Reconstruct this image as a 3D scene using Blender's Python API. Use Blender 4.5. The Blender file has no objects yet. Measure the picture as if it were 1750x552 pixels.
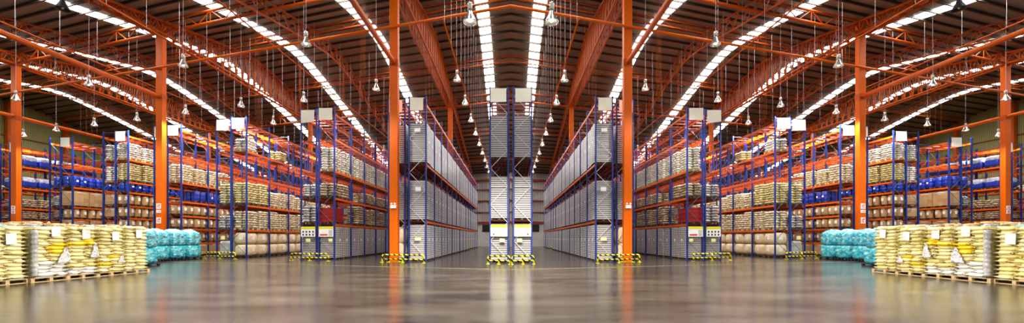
import bpy, math, random
from mathutils import Vector, Matrix
random.seed(7)
SC = bpy.context.scene
COL = SC.collection
K = 0.295                      # each rack row starts a little further back than the one beside it
def P(X, w, z): return (X, w + K*abs(X), z)
WORDS = ['first','second','third','fourth','fifth','sixth','seventh','eighth','ninth','tenth','eleventh','twelfth','thirteenth',
         'fourteenth','fifteenth','sixteenth','seventeenth','eighteenth','nineteenth','twentieth']
def nth(i):
    if i < 20: return WORDS[i]
    if i < 29: return 'twenty-' + WORDS[i-20]
    return 'thirtieth'
SIDE = {-1: 'left', 1: 'right', 0: 'centre'}

# ------------------------------------------------------------------ materials
def mat(name, col, rough=.5, metal=0., spec=.5, coat=0., emit=None, es=0., noise=None, bump=None, rand=None, island=None, trans=0.):
    m = bpy.data.materials.new(name); m.use_nodes = True
    nt = m.node_tree; b = nt.nodes['Principled BSDF']; L = nt.links.new
    def setin(k, v):
        if k in b.inputs: b.inputs[k].default_value = v
    setin('Base Color', (*col, 1)); setin('Roughness', rough); setin('Metallic', metal)
    setin('Specular IOR Level', spec); setin('Coat Weight', coat); setin('Coat Roughness', .15)
    if emit: setin('Emission Color', (*emit, 1)); setin('Emission Strength', es)
    if trans: setin('Transmission Weight', trans)
    src = None
    tc = nt.nodes.new('ShaderNodeTexCoord')
    if rand or island:                      # list of colours, one picked per object or per separate piece of the mesh
        cols = rand or island
        r = nt.nodes.new('ShaderNodeValToRGB'); r.color_ramp.interpolation = 'LINEAR'
        el = r.color_ramp.elements
        while len(el) < len(cols): el.new(.5)
        for i, c in enumerate(cols):
            el[i].position = i/(len(cols)-1); 
        for i, c in enumerate(cols): el[i].color = (*c, 1)
        if rand:
            oi = nt.nodes.new('ShaderNodeObjectInfo'); L(oi.outputs['Random'], r.inputs[0])
        else:
            g = nt.nodes.new('ShaderNodeNewGeometry'); L(g.outputs['Random Per Island'], r.inputs[0])
        src = r.outputs[0]
    if noise:                               # (scale, colour2, amount)
        n = nt.nodes.new('ShaderNodeTexNoise'); n.inputs['Scale'].default_value = noise[0]; n.inputs['Detail'].default_value = 4
        L(tc.outputs['Object'], n.inputs['Vector'])
        rp = nt.nodes.new('ShaderNodeValToRGB'); rp.color_ramp.elements[0].position = .38; rp.color_ramp.elements[1].position = .64
        L(n.outputs['Fac'], rp.inputs[0])
        mx = nt.nodes.new('ShaderNodeMixRGB'); mx.inputs[2].default_value = (*noise[1], 1)
        ml = nt.nodes.new('ShaderNodeMath'); ml.operation = 'MULTIPLY'; ml.inputs[1].default_value = noise[2]
        L(rp.outputs[0], ml.inputs[0]); L(ml.outputs[0], mx.inputs[0])
        if src: L(src, mx.inputs[1])
        else: mx.inputs[1].default_value = (*col, 1)
        src = mx.outputs[0]
    if src: L(src, b.inputs['Base Color'])
    if bump:                                # (scale, strength, distance)
        n = nt.nodes.new('ShaderNodeTexNoise'); n.inputs['Scale'].default_value = bump[0]; n.inputs['Detail'].default_value = 5
        L(tc.outputs['Object'], n.inputs['Vector'])
        bp = nt.nodes.new('ShaderNodeBump'); bp.inputs['Strength'].default_value = bump[1]; bp.inputs['Distance'].default_value = bump[2]
        L(n.outputs['Fac'], bp.inputs['Height']); L(bp.outputs[0], b.inputs['Normal'])
    return m

def wave_mat(name, c1, c2, scale, axis='X', rough=.5, bump=.5, dist=.03, sharp=None, noise=None, metal=0.):
    """ribbed sheet: ribs across one object axis"""
    m = mat(name, c1, rough, metal); nt = m.node_tree; b = nt.nodes['Principled BSDF']; L = nt.links.new
    tc = nt.nodes.new('ShaderNodeTexCoord'); w = nt.nodes.new('ShaderNodeTexWave')
    w.wave_type = 'BANDS'; w.bands_direction = axis; w.inputs['Scale'].default_value = scale
    L(tc.outputs['Object'], w.inputs['Vector'])
    mx = nt.nodes.new('ShaderNodeMixRGB'); mx.inputs[1].default_value = (*c1, 1); mx.inputs[2].default_value = (*c2, 1)
    fac = w.outputs['Fac']
    if sharp:
        r = nt.nodes.new('ShaderNodeValToRGB'); r.color_ramp.elements[0].position = sharp[0]; r.color_ramp.elements[1].position = sharp[1]
        L(fac, r.inputs[0]); fac = r.outputs[0]
    L(fac, mx.inputs[0]); out = mx.outputs[0]
    if noise:
        n = nt.nodes.new('ShaderNodeTexNoise'); n.inputs['Scale'].default_value = noise[0]; L(tc.outputs['Object'], n.inputs['Vector'])
        m2 = nt.nodes.new('ShaderNodeMixRGB'); m2.inputs[2].default_value = (*noise[1], 1)
        ml = nt.nodes.new('ShaderNodeMath'); ml.operation = 'MULTIPLY'; ml.inputs[1].default_value = noise[2]
        L(n.outputs['Fac'], ml.inputs[0]); L(ml.outputs[0], m2.inputs[0]); L(out, m2.inputs[1]); out = m2.outputs[0]
    L(out, b.inputs['Base Color'])
    bp = nt.nodes.new('ShaderNodeBump'); bp.inputs['Strength'].default_value = bump; bp.inputs['Distance'].default_value = dist
    L(fac, bp.inputs['Height']); L(bp.outputs[0], b.inputs['Normal'])
    return m

M = {}
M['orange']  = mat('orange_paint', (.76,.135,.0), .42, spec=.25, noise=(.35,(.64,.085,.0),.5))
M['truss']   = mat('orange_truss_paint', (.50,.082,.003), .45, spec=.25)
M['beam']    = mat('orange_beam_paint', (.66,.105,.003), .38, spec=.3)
M['cross']   = mat('rust_red_cross_bar', (.30,.03,.008), .5)
M['blue']    = mat('blue_upright_paint', (.012,.036,.25), .35, spec=.4)
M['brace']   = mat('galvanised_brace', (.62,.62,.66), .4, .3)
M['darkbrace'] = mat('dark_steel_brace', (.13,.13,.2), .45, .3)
M['roof']    = wave_mat('brown_roof_sheet', (.42,.355,.26), (.22,.18,.13), 3.2, 'X', .6, .4, .04, noise=(.25,(.2,.14,.09),.4))
M['purlin']  = mat('dark_purlin_paint', (.045,.028,.022), .6)
M['sky']     = mat('skylight_panel', (1,1,1), .4, emit=(1,.98,.94), es=13.)
M['wallolive'] = wave_mat('olive_wall_sheet', (.50,.47,.16), (.26,.25,.07), 1.6, 'Y', .5, .6, .04, (.3,.7))
M['wallgrey'] = wave_mat('grey_wall_sheet', (.62,.60,.58), (.25,.24,.23), 1.1, 'X', .45, .6, .04, (.3,.7))
M['panel']   = mat('pale_lower_wall', (.62,.62,.60), .5, noise=(.6,(.5,.5,.48),.5))
M['dark']    = mat('dark_opening', (.01,.01,.012), .6)
M['girt']    = mat('red_girt_paint', (.28,.035,.015), .5)
M['wood']    = mat('pallet_pine', (.68,.50,.25), .7, noise=(9,(.42,.28,.13),.6))
M['darkwood']= mat('dark_pallet_wood', (.14,.08,.045), .7, noise=(6,(.06,.04,.03),.6))
M['blackplastic'] = mat('black_pallet_plastic', (.012,.016,.03), .5)
M['sack']    = mat('cream_woven_sack', (.8,.7,.45), .5, coat=.25, bump=(22,.5,.03),
                   rand=[(.74,.61,.20),(.86,.75,.36),(.68,.56,.13),(.88,.79,.48),(.76,.62,.17),(.88,.78,.40)], noise=(5,(.90,.82,.54),.3))
M['yellowsack'] = mat('bright_yellow_sack', (.88,.63,.0), .45, coat=.3, bump=(20,.5,.03), noise=(6,(.9,.72,.05),.5))
M['greysack'] = mat('pale_grey_sack', (.8,.76,.68), .5, coat=.3, bump=(20,.5,.03), noise=(5,(.9,.88,.84),.5))
M['tiedsack'] = mat('tan_tied_sack', (.72,.48,.22), .6, bump=(16,.6,.04), noise=(5,(.86,.68,.38),.7))
def sackm(n, cols): return mat(n, cols[0], .55, coat=.15, bump=(18,.4,.03), island=cols)
M['s_yellow'] = sackm('yellow_cream_sacks', [(.80,.66,.26),(.88,.78,.42),(.74,.62,.30),(.9,.82,.55)])
M['s_cream']  = sackm('cream_sacks', [(.86,.74,.50),(.90,.80,.60),(.78,.64,.42),(.92,.85,.70)])
M['s_white']  = sackm('off_white_sacks', [(.92,.87,.77),(.95,.92,.86),(.85,.77,.66),(.96,.94,.9)])
M['s_grey']   = sackm('grey_white_sacks', [(.62,.58,.58),(.76,.73,.73),(.52,.47,.47),(.82,.80,.80)])
M['s_tan']    = sackm('tan_sacks', [(.58,.42,.26),(.70,.56,.38),(.46,.32,.20),(.78,.66,.50)])
M['s_red']    = sackm('pink_red_sacks', [(.75,.08,.06),(.85,.25,.2),(.6,.04,.03),(.8,.5,.42)])
M['bulk']    = mat('cream_bulk_bag', (.80,.62,.38), .6, coat=.1, bump=(7,.7,.06), noise=(3,(.88,.76,.54),.6))
M['teal']    = mat('teal_film', (.008,.46,.66), .14, coat=1., bump=(4.5,1.,.3), noise=(3.4,(.42,.92,.98),.9))  # pale cyan patches are highlights painted into the film colour
M['teal2']   = mat('teal_inner_bag', (.006,.44,.58), .2, coat=.9, bump=(4,1.,.25), noise=(3,(.26,.84,.93),.9))  # lighter second colour paints highlights onto the bag too
M['tray']    = mat('silver_tray_lip', (.66,.65,.68), .3, .2, coat=.5)
M['cans']    = wave_mat('shrink_wrapped_cans', (.30,.265,.25), (.13,.11,.105), 7, 'DIAGONAL', .25, .5, .02, (.25,.75), noise=(2.,(.55,.52,.55),.5), metal=.25)
M['film']    = mat('clear_crinkled_film', (.93,.93,.94), .25, .0, coat=.8, bump=(16,1.,.08), noise=(12,(.7,.68,.66),.5))
M['paper']   = mat('white_paper', (.97,.97,.96), .6)
M['cream']   = mat('cream_sign_plate', (.97,.92,.78), .6)
M['yellowpaper'] = mat('pale_yellow_card', (.92,.86,.38), .6)
M['signyellow'] = mat('sign_yellow_band', (.80,.80,.02), .5)
M['ink']     = mat('black_ink', (.02,.02,.02), .6)
M['redink']  = mat('red_ink', (.75,.01,.03), .5)
M['carton']  = mat('brown_cardboard', (.50,.29,.12), .7, island=[(.50,.29,.12),(.58,.36,.17),(.42,.23,.09),(.62,.42,.24)])
M['bluedrum']= mat('blue_plastic_drum', (.006,.03,.38), .3, coat=.5, bump=(8,.4,.03))
M['bluewrap']= mat('film_over_blue_drums', (.35,.42,.62), .2, coat=.8, bump=(9,1.,.08), noise=(4,(.75,.78,.85),.7))
M['redcrate']= mat('dark_red_crate', (.32,.008,.012), .35)
M['greywrap']= mat('grey_wrapped_bundle', (.50,.49,.48), .3, coat=.5, bump=(6,.8,.06), noise=(3,(.7,.7,.7),.6))
M['lampmetal'] = mat('polished_lamp_metal', (.85,.84,.80), .22, .8)
M['bulb']    = mat('lamp_bulb', (1,1,1), .3, emit=(1,.92,.8), es=14.)
M['darkmetal'] = mat('dark_lamp_metal', (.04,.035,.035), .4, .5)
M['floorline'] = mat('worn_yellow_line', (.34,.29,.13), .35, noise=(3,(.16,.14,.09),.9))

# yellow and black hazard bands along the rail
m = mat('hazard_stripe', (.9,.72,.01), .35); nt = m.node_tree; L = nt.links.new; b = nt.nodes['Principled BSDF']
tc = nt.nodes.new('ShaderNodeTexCoord'); sx = nt.nodes.new('ShaderNodeSeparateXYZ'); L(tc.outputs['Object'], sx.inputs[0])
ad = nt.nodes.new('ShaderNodeMath'); ad.operation = 'ADD'; L(sx.outputs[0], ad.inputs[0]); L(sx.outputs[2], ad.inputs[1])
mu = nt.nodes.new('ShaderNodeMath'); mu.operation = 'MULTIPLY'; mu.inputs[1].default_value = 3.1; L(ad.outputs[0], mu.inputs[0])
fr = nt.nodes.new('ShaderNodeMath'); fr.operation = 'FRACT'; L(mu.outputs[0], fr.inputs[0])
gt = nt.nodes.new('ShaderNodeMath'); gt.operation = 'GREATER_THAN'; gt.inputs[1].default_value = .56; L(fr.outputs[0], gt.inputs[0])
mx = nt.nodes.new('ShaderNodeMixRGB'); mx.inputs[1].default_value = (.92,.74,.01,1); mx.inputs[2].default_value = (.01,.01,.01,1)
L(gt.outputs[0], mx.inputs[0]); L(mx.outputs[0], b.inputs['Base Color']); M['hazard'] = m

# polished concrete
m = mat('polished_concrete', (.2,.17,.12), .2); nt = m.node_tree; L = nt.links.new; b = nt.nodes['Principled BSDF']
tc = nt.nodes.new('ShaderNodeTexCoord'); mp = nt.nodes.new('ShaderNodeMapping'); mp.inputs['Scale'].default_value = (.12,.4,1)
L(tc.outputs['Object'], mp.inputs[0])
n1 = nt.nodes.new('ShaderNodeTexNoise'); n1.inputs['Scale'].default_value = 2.2; n1.inputs['Detail'].default_value = 8; n1.inputs['Roughness'].default_value = .65
L(mp.outputs[0], n1.inputs['Vector'])
r1 = nt.nodes.new('ShaderNodeValToRGB'); r1.color_ramp.elements[0].position = .36; r1.color_ramp.elements[1].position = .66
r1.color_ramp.elements[0].color = (.014,.010,.006,1); r1.color_ramp.elements[1].color = (.072,.056,.036,1)
L(n1.outputs['Fac'], r1.inputs[0]); L(r1.outputs[0], b.inputs['Base Color'])
r2 = nt.nodes.new('ShaderNodeMapRange'); r2.inputs[3].default_value = .13; r2.inputs[4].default_value = .27; L(n1.outputs['Fac'], r2.inputs[0]); L(r2.outputs[0], b.inputs['Roughness'])
b.inputs['Specular IOR Level'].default_value = .8
n2 = nt.nodes.new('ShaderNodeTexNoise'); n2.inputs['Scale'].default_value = 1.6; n2.inputs['Detail'].default_value = 3; L(tc.outputs['Object'], n2.inputs['Vector'])
bp = nt.nodes.new('ShaderNodeBump'); bp.inputs['Strength'].default_value = .12; bp.inputs['Distance'].default_value = .02
L(n2.outputs['Fac'], bp.inputs['Height']); L(bp.outputs[0], b.inputs['Normal'])
M['floor'] = m

# ------------------------------------------------------------------ mesh building
class MB:
    def __init__(s): s.v = []; s.f = []; s.mi = []; s.mats = []; s.sm = []
    def mid(s, m):
        m = M[m] if isinstance(m, str) else m
        if m not in s.mats: s.mats.append(m)
        return s.mats.index(m)
    def add(s, vs, fs, m, smooth=False):
        o = len(s.v); s.v += [tuple(v) for v in vs]; k = s.mid(m)
        for f in fs: s.f.append(tuple(i+o for i in f)); s.mi.append(k); s.sm.append(smooth)
    def box(s, x0, x1, y0, y1, z0, z1, m):
        if x0 > x1: x0, x1 = x1, x0
        s.add([(x0,y0,z0),(x1,y0,z0),(x1,y1,z0),(x0,y1,z0),(x0,y0,z1),(x1,y0,z1),(x1,y1,z1),(x0,y1,z1)],
              [(0,3,2,1),(4,5,6,7),(0,1,5,4),(1,2,6,5),(2,3,7,6),(3,0,4,7)], m)
    def bar(s, p, q, w, h, m):
        """rectangular bar from p to q, w wide sideways and h high"""
        p = Vector(p); q = Vector(q); d = (q-p).normalized()
        up = Vector((0,0,1)) if abs(d.z) < .95 else Vector((0,1,0))
        a = d.cross(up).normalized()*(w/2); c = a.cross(d).normalized()*(h/2)
        s.add([p-a-c,p+a-c,p+a+c,p-a+c,q-a-c,q+a-c,q+a+c,q-a+c],
              [(0,1,2,3),(7,6,5,4),(0,4,5,1),(1,5,6,2),(2,6,7,3),(3,7,4,0)], m)
    def tube(s, pts, r, m, n=8, caps=True):
        pts = [Vector(p) for p in pts]; rings = []
        for i, p in enumerate(pts):
            d = ((pts[i]-pts[i-1]).normalized() if i else Vector()) + ((pts[i+1]-pts[i]).normalized() if i < len(pts)-1 else Vector())
            d.normalize(); up = Vector((0,0,1)) if abs(d.z) < .9 else Vector((0,1,0))
            a = d.cross(up).normalized(); c = a.cross(d).normalized()
            rr = r[i] if isinstance(r, (list,tuple)) else r
            rings.append([p + a*rr*math.cos(2*math.pi*k/n) + c*rr*math.sin(2*math.pi*k/n) for k in range(n)])
        vs = [v for rg in rings for v in rg]; fs = []
        for i in range(len(pts)-1):
            for k in range(n): fs.append((i*n+k, i*n+(k+1)%n, (i+1)*n+(k+1)%n, (i+1)*n+k))
        if caps: fs.append(tuple(range(n-1,-1,-1))); fs.append(tuple(range((len(pts)-1)*n, len(pts)*n)))
        s.add(vs, fs, m, True)
    def lathe(s, c, prof, m, n=16):
        vs = []; fs = []
        for r, z in prof:
            for k in range(n): vs.append((c[0]+r*math.cos(2*math.pi*k/n), c[1]+r*math.sin(2*math.pi*k/n), c[2]+z))
        for i in range(len(prof)-1):
            for k in range(n): fs.append((i*n+k, i*n+(k+1)%n, (i+1)*n+(k+1)%n, (i+1)*n+k))
        s.add(vs, fs, m, True)
    def pillow(s, c, sx, sy, sz, m, e=.45, nx=6, ny=5, nz=3, jit=.0, rz=0., rnd=None):
        """soft bag: a box grid pushed toward a superellipsoid; e is the roundness"""
        rnd = rnd or random
        idx = {}; vs = []; fs = []
        def vert(i, j, k):
            key = (i,j,k)
            if key in idx: return idx[key]
            u, v, w = 2*i/nx-1, 2*j/ny-1, 2*k/nz-1
            def sm(a): return math.copysign(abs(math.sin(a*math.pi/2))**.9, a)
            u, v, w = sm(u), sm(v), sm(w)
            q = (u**4+v**4)**.25 if (u or v) else 0
            g = 1 - e*.62*(abs(w)**2)*(q**5)*.45
            h = 1 - e*.85*q**6
            x = u*g; y = v*g
            rr = 1-.10*e*(abs(u*v))**2
            x *= rr; y *= rr; z = w*h
            x *= sx/2; y *= sy/2; z *= sz/2
            x += rnd.uniform(-jit,jit); y += rnd.uniform(-jit,jit); z += rnd.uniform(-jit,jit)*.7
            cs, sn = math.cos(rz), math.sin(rz)
            vs.append((c[0]+x*cs-y*sn, c[1]+x*sn+y*cs, c[2]+z)); idx[key] = len(vs)-1
            return idx[key]
        for i in range(nx):
            for j in range(ny):
                fs.append((vert(i,j,0),vert(i,j+1,0),vert(i+1,j+1,0),vert(i+1,j,0)))
                fs.append((vert(i,j,nz),vert(i+1,j,nz),vert(i+1,j+1,nz),vert(i,j+1,nz)))
            for k in range(nz):
                fs.append((vert(i,0,k),vert(i+1,0,k),vert(i+1,0,k+1),vert(i,0,k+1)))
                fs.append((vert(i,ny,k),vert(i,ny,k+1),vert(i+1,ny,k+1),vert(i+1,ny,k)))
        for j in range(ny):
            for k in range(nz):
                fs.append((vert(0,j,k),vert(0,j,k+1),vert(0,j+1,k+1),vert(0,j+1,k)))
                fs.append((vert(nx,j,k),vert(nx,j+1,k),vert(nx,j+1,k+1),vert(nx,j,k+1)))
        s.add(vs, fs, m, True)
    def rbox(s, c, sx, sy, sz, m, p=6., N=10, jit=0., rnd=None, bulge=0.):
        rnd = rnd or random; idx = {}; vs = []; fs = []
        def vert(i, j, k):
            if (i,j,k) in idx: return idx[(i,j,k)]
            u, v, w = (math.sin((2*a/N-1)*math.pi/2)*.5+(2*a/N-1)*.5 for a in (i,j,k))
            g = (abs(u)**p+abs(v)**p+abs(w)**p)**(-1/p); bl = 1+bulge*(1-w*w)
            vs.append((c[0]+u*g*bl*sx/2+rnd.uniform(-jit,jit), c[1]+v*g*bl*sy/2+rnd.uniform(-jit,jit), c[2]+w*g*sz/2+rnd.uniform(-jit,jit)))
            idx[(i,j,k)] = len(vs)-1; return idx[(i,j,k)]
        for a in range(N):
            for e in range(N):
                fs += [(vert(a,e,0),vert(a,e+1,0),vert(a+1,e+1,0),vert(a+1,e,0)), (vert(a,e,N),vert(a+1,e,N),vert(a+1,e+1,N),vert(a,e+1,N)),
                       (vert(a,0,e),vert(a+1,0,e),vert(a+1,0,e+1),vert(a,0,e+1)), (vert(a,N,e),vert(a,N,e+1),vert(a+1,N,e+1),vert(a+1,N,e)),
                       (vert(0,a,e),vert(0,a,e+1),vert(0,a+1,e+1),vert(0,a+1,e)), (vert(N,a,e),vert(N,a+1,e),vert(N,a+1,e+1),vert(N,a,e+1))]
        s.add(vs, fs, m, True)
    def mesh(s, name):
        me = bpy.data.meshes.new(name); me.from_pydata(s.v, [], s.f)
        for m in s.mats: me.materials.append(m)
        me.polygons.foreach_set('material_index', s.mi); me.polygons.foreach_set('use_smooth', s.sm)
        me.update(); return me
    def build(s, name, parent=None, loc=(0,0,0), rz=0.):
        return link(name, s.mesh(name), parent, loc, rz)
def link(name, me, parent=None, loc=(0,0,0), rz=0., scale=None):
    o = bpy.data.objects.new(name, me); COL.objects.link(o); o.parent = parent; o.location = loc; o.rotation_euler = (0,0,rz)
    if scale: o.scale = scale
    return o
def empty(name, loc=(0,0,0), rz=0.): return link(name, None, None, loc, rz)
USED = {}
def tag(o, label, cat, group=None, kind=None):
    n = len(label.split())
    if not 4 <= n <= 16: print('LABEL LENGTH', n, label)
    if label in USED: print('SAME LABEL', label)
    USED[label] = 1
    o['label'] = label; o['category'] = cat
    if group: o['group'] = group
    if kind: o['kind'] = kind
    return o
def struct(o): o['kind'] = 'structure'; return o
def bevel(o, w, seg=2):
    md = o.modifiers.new('b', 'BEVEL'); md.width = w; md.segments = seg; md.limit_method = 'ANGLE'; return o

# ------------------------------------------------------------------ the hall
RIDGE, HR, SL = 33.0, 20.45, .22
W0, W1, XW = 9.0, 68.0, 68.0
def roof(w): return HR - .35 - SL*(math.sqrt((w-RIDGE)**2+9.) - 3.)   # a softly rounded ridge
RW = [W0,16,22,27,30,32,33,34,36,39,44,50,58,W1]
RSEG = list(zip(RW[:-1], RW[1:]))
b = MB(); b.add([(-90,-25,0),(90,-25,0),(90,100,0),(-90,100,0)], [(0,1,2,3)], 'floor'); struct(b.build('floor'))
b = MB()
for s in (-1, 1):
    for wa, wb in RSEG:
        q = [P(0,wa,roof(wa)), P(s*XW,wa,roof(wa)), P(s*XW,wb,roof(wb)), P(0,wb,roof(wb))]
        t = [(x,y,z+.06) for x,y,z in q]
        b.add(q+t, [(0,1,2,3),(4,7,6,5),(0,4,5,1),(1,5,6,2),(2,6,7,3),(3,7,4,0)], 'roof')
ceiling = struct(b.build('ceiling'))
w = W0 + .3
while w < W1:
    b = MB(); z = roof(w) - .115
    for s in (-1, 1): b.bar(P(0,w,z), P(s*(XW-.1),w,z), .09, .17, 'purlin')
    struct(b.build('purlin', ceiling)); w += 1.22
SKY = [2.3, 12.3, 21.5, 30.3, 40.6, 49.4, 57.9]
n = 0
for s in (-1, 1):
    for X in SKY:
        n += 1; b = MB(); hw = .49
        for wa, wb in RSEG:
            q = [P(s*(X-hw),wa,roof(wa)-.03), P(s*(X+hw),wa,roof(wa)-.03), P(s*(X+hw),wb,roof(wb)-.03), P(s*(X-hw),wb,roof(wb)-.03)]
            t = [(x,y,z+.02) for x,y,z in q]
            b.add(q+t, [(0,1,2,3),(4,7,6,5),(0,4,5,1),(1,5,6,2),(2,6,7,3),(3,7,4,0)], 'sky')
        struct(b.build('window_%d' % n))
# side walls with girts and columns, far wall
n = 0
for s, nm in ((-1,'left'), (1,'right')):
    y0, y1, yr = W0+K*XW, W1+K*XW, RIDGE+K*XW
    b = MB(); x = s*XW; xx = s*(XW+.2)
    prof = [(y0,0),(y1,0)]+[(w+K*XW,roof(w)) for w in reversed(RW)]; n_=len(prof)
    vs = [(x,y,z) for y,z in prof] + [(xx,y,z) for y,z in prof]
    b.add(vs, [tuple(range(n_)),tuple(range(2*n_-1,n_-1,-1))] + [(i,i+n_,(i+1)%n_+n_,(i+1)%n_) for i in range(n_)], 'wallolive')
    wl = struct(b.build('wall_'+nm))
    for z in (2.2,4.4,6.6,8.8,11.,13.2,15.2):
        g = MB(); g.box(s*(XW-.02), s*(XW-.2), y0, y1, z, z+.14, 'girt'); struct(g.build('girt', wl))
    k = 0
    for yc in (39.2, 46., 52.9, 59.7, 66.5, 73.3, 80.):
        g = MB(); h = roof(yc-K*XW)-.3
        g.box(s*(XW-.2), s*(XW-.62), yc-.22, yc+.22, 0, h, 'orange'); k += 1
        tag(g.build('wall_column'), 'orange steel column standing against the olive %s wall, %s along it' % (nm, nth(k-1)), 'column', 'columns along the %s wall' % nm)
b = MB(); H1 = roof(W1)
for s in (-1, 1):
    q = [P(0,W1,4.3), P(s*XW,W1,4.3), P(s*XW,W1,H1), P(0,W1,H1)]
    b.add(q + [(x,y+.2,z) for x,y,z in q], [(0,1,2,3),(4,7,6,5),(0,4,5,1),(1,5,6,2),(2,6,7,3),(3,7,4,0)], 'wallgrey')
    q = [P(0,W1,0), P(s*XW,W1,0), P(s*XW,W1,4.3), P(0,W1,4.3)]
    b.add(q + [(x,y+.2,z) for x,y,z in q], [(0,1,2,3),(4,7,6,5),(0,4,5,1),(1,5,6,2),(2,6,7,3),(3,7,4,0)], 'panel')
fw = struct(b.build('wall_far'))
for z, t in ((4.2,.35),(6.,.16),(8.,.22),(9.95,.16),(11.6,.35)):
    g = MB()
    for s in (-1, 1): g.bar(P(0,W1-.15,z), P(s*(XW-.8),W1-.15,z), .2, t, 'girt')
    struct(g.build('girt', fw))
for s, i in ((-1,1),(1,2)):
    g = MB(); a = P(s*3.3,W1-.05,2.6); c = P(s*5.,W1-.05,2.6)
    g.bar((a[0],a[1],3.2), (c[0],c[1],3.2), .06, 1.25, 'dark'); struct(g.build('window_%d' % (20+i)))

b = MB()
for s in (-1, 1): b.bar(P(0,18.1,.004), P(s*60,18.1,.004), .10, .006, 'floorline')
struct(b.build('trim_1'))

# ------------------------------------------------------------------ columns, trusses, pipes
CX = [7.1, 26.4, 43.8]; CORD = ['first','second','third']
def column(X, w, s, row, idx):
    x, y, _ = P(s*X, w, 0); t = empty('steel_column', (x,y,0))
    tag(t, 'tall orange steel column, %s %s of centre in the %s column line' % (CORD[idx], SIDE[s], row), 'column', 'orange hall columns')
    hw = .25
    b = MB(); b.box(-hw, hw, -.2, .2, .03, roof(w)-.35, 'orange')
    bevel(b.build('shaft', t), .03)
    b = MB(); b.box(-.38,.38,-.32,.32,0,.03,'signyellow')
    for dx in (-.3,.3):
        for dy in (-.26,.26): b.lathe((dx,dy,.03), [(.03,0),(.03,.04),(0.001,.04)], 'darkmetal', 6)
    b.build('base_plate', t)
    b = MB(); b.box(-.27,.27,-.22,.22,11.9,12.3,'truss'); b.build('collar_plate', t)
    return t
for s in (-1, 1):
    for i, X in enumerate(CX):
        column(X, 21.9, s, 'front', i); column(X, 44., s, 'rear', i)
        if i < 2: column(X, 62., s, 'farthest', i)

def panel_pts(a, c, n): return [a + (c-a)*i/n for i in range(n+1)]
def main_truss(X, s, idx):
    """box girder along the depth: level pair of bottom chords, pair of top chords under the roof slope, webs on both faces"""
    t = empty('roof_truss', (0,0,0)); hw = .32; zb = 16.9
    tag(t, 'deep orange roof truss running rearward over the %s column line %s of centre' % (CORD[idx], SIDE[s]), 'truss', 'deep roof trusses over the columns')
    def pt(dx, w, z): return (s*X+dx, w+K*X, z)
    wa, wb = W0+1, W1-1
    for dx in (-hw, hw):
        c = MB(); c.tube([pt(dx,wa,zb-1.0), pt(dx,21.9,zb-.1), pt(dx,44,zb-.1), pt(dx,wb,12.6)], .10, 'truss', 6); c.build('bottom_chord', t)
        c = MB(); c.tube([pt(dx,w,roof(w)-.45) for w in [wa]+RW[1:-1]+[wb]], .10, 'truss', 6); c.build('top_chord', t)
    def bot(w):
        if w < 21.9: return zb-1.0+(w-wa)/(21.9-wa)*.9
        if w < 44: return zb-.1
        return zb-.1+(w-44)/(wb-44)*(12.6-zb+.1)
    for dx in (-hw, hw):
        c = MB(); ws = panel_pts(wa, wb, 64)
        for a, e in zip(ws[:-1], ws[1:]):
            m_ = (a+e)/2
            c.tube([pt(dx,a,bot(a)), pt(dx,a,roof(a)-.45)], .045, 'truss', 4, False); c.tube([pt(dx,a,bot(a)), pt(dx,m_,roof(m_)-.45)], .045, 'truss', 4, False); c.tube([pt(dx,m_,roof(m_)-.45), pt(dx,e,bot(e))], .045, 'truss', 4, False)
        c.build('web', t)
    c = MB()
    for a in panel_pts(wa, wb, 22): c.tube([pt(-hw,a,bot(a)), pt(hw,a,bot(a))], .035, 'truss', 4, False)
    c.build('batten', t)
def rafter(X, s, label, dep=1.15, n=46):
    """slender lattice truss that follows the roof slope"""
    t = empty('lattice_rafter', (0,0,0)); tag(t, label, 'truss', 'lattice rafters between the column lines')
    def pt(w, z): return (s*X, w+K*X, z)
    wa, wb = W0+1, W1-1
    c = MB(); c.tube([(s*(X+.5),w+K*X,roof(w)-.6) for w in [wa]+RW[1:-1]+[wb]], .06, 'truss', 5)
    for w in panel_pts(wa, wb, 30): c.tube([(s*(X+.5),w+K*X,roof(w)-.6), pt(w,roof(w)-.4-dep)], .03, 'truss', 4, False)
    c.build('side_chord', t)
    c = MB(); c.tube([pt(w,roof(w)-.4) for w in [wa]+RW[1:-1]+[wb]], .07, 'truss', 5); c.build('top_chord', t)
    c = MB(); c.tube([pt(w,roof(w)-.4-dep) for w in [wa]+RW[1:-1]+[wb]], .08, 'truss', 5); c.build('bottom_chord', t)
    c = MB(); ws = panel_pts(wa, wb, n)
    for a, e in zip(ws[:-1], ws[1:]):
        m_ = (a+e)/2
        c.tube([pt(a,roof(a)-.4-dep), pt(m_,roof(m_)-.4)], .035, 'truss', 4, False); c.tube([pt(m_,roof(m_)-.4), pt(e,roof(e)-.4-dep)], .035, 'truss', 4, False)
    c.build('web', t)
for s in (-1, 1):
    for i, X in enumerate(CX): main_truss(X, s, i)
    for X, nm in ((16.9,'first and second'), (35.2,'second and third')):
        rafter(X, s, 'slender orange lattice rafter between the %s column lines %s of centre' % (nm, SIDE[s]))
    rafter(53.6, s, 'slender orange lattice rafter under the roof nearest the olive %s wall' % SIDE[s])

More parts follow.
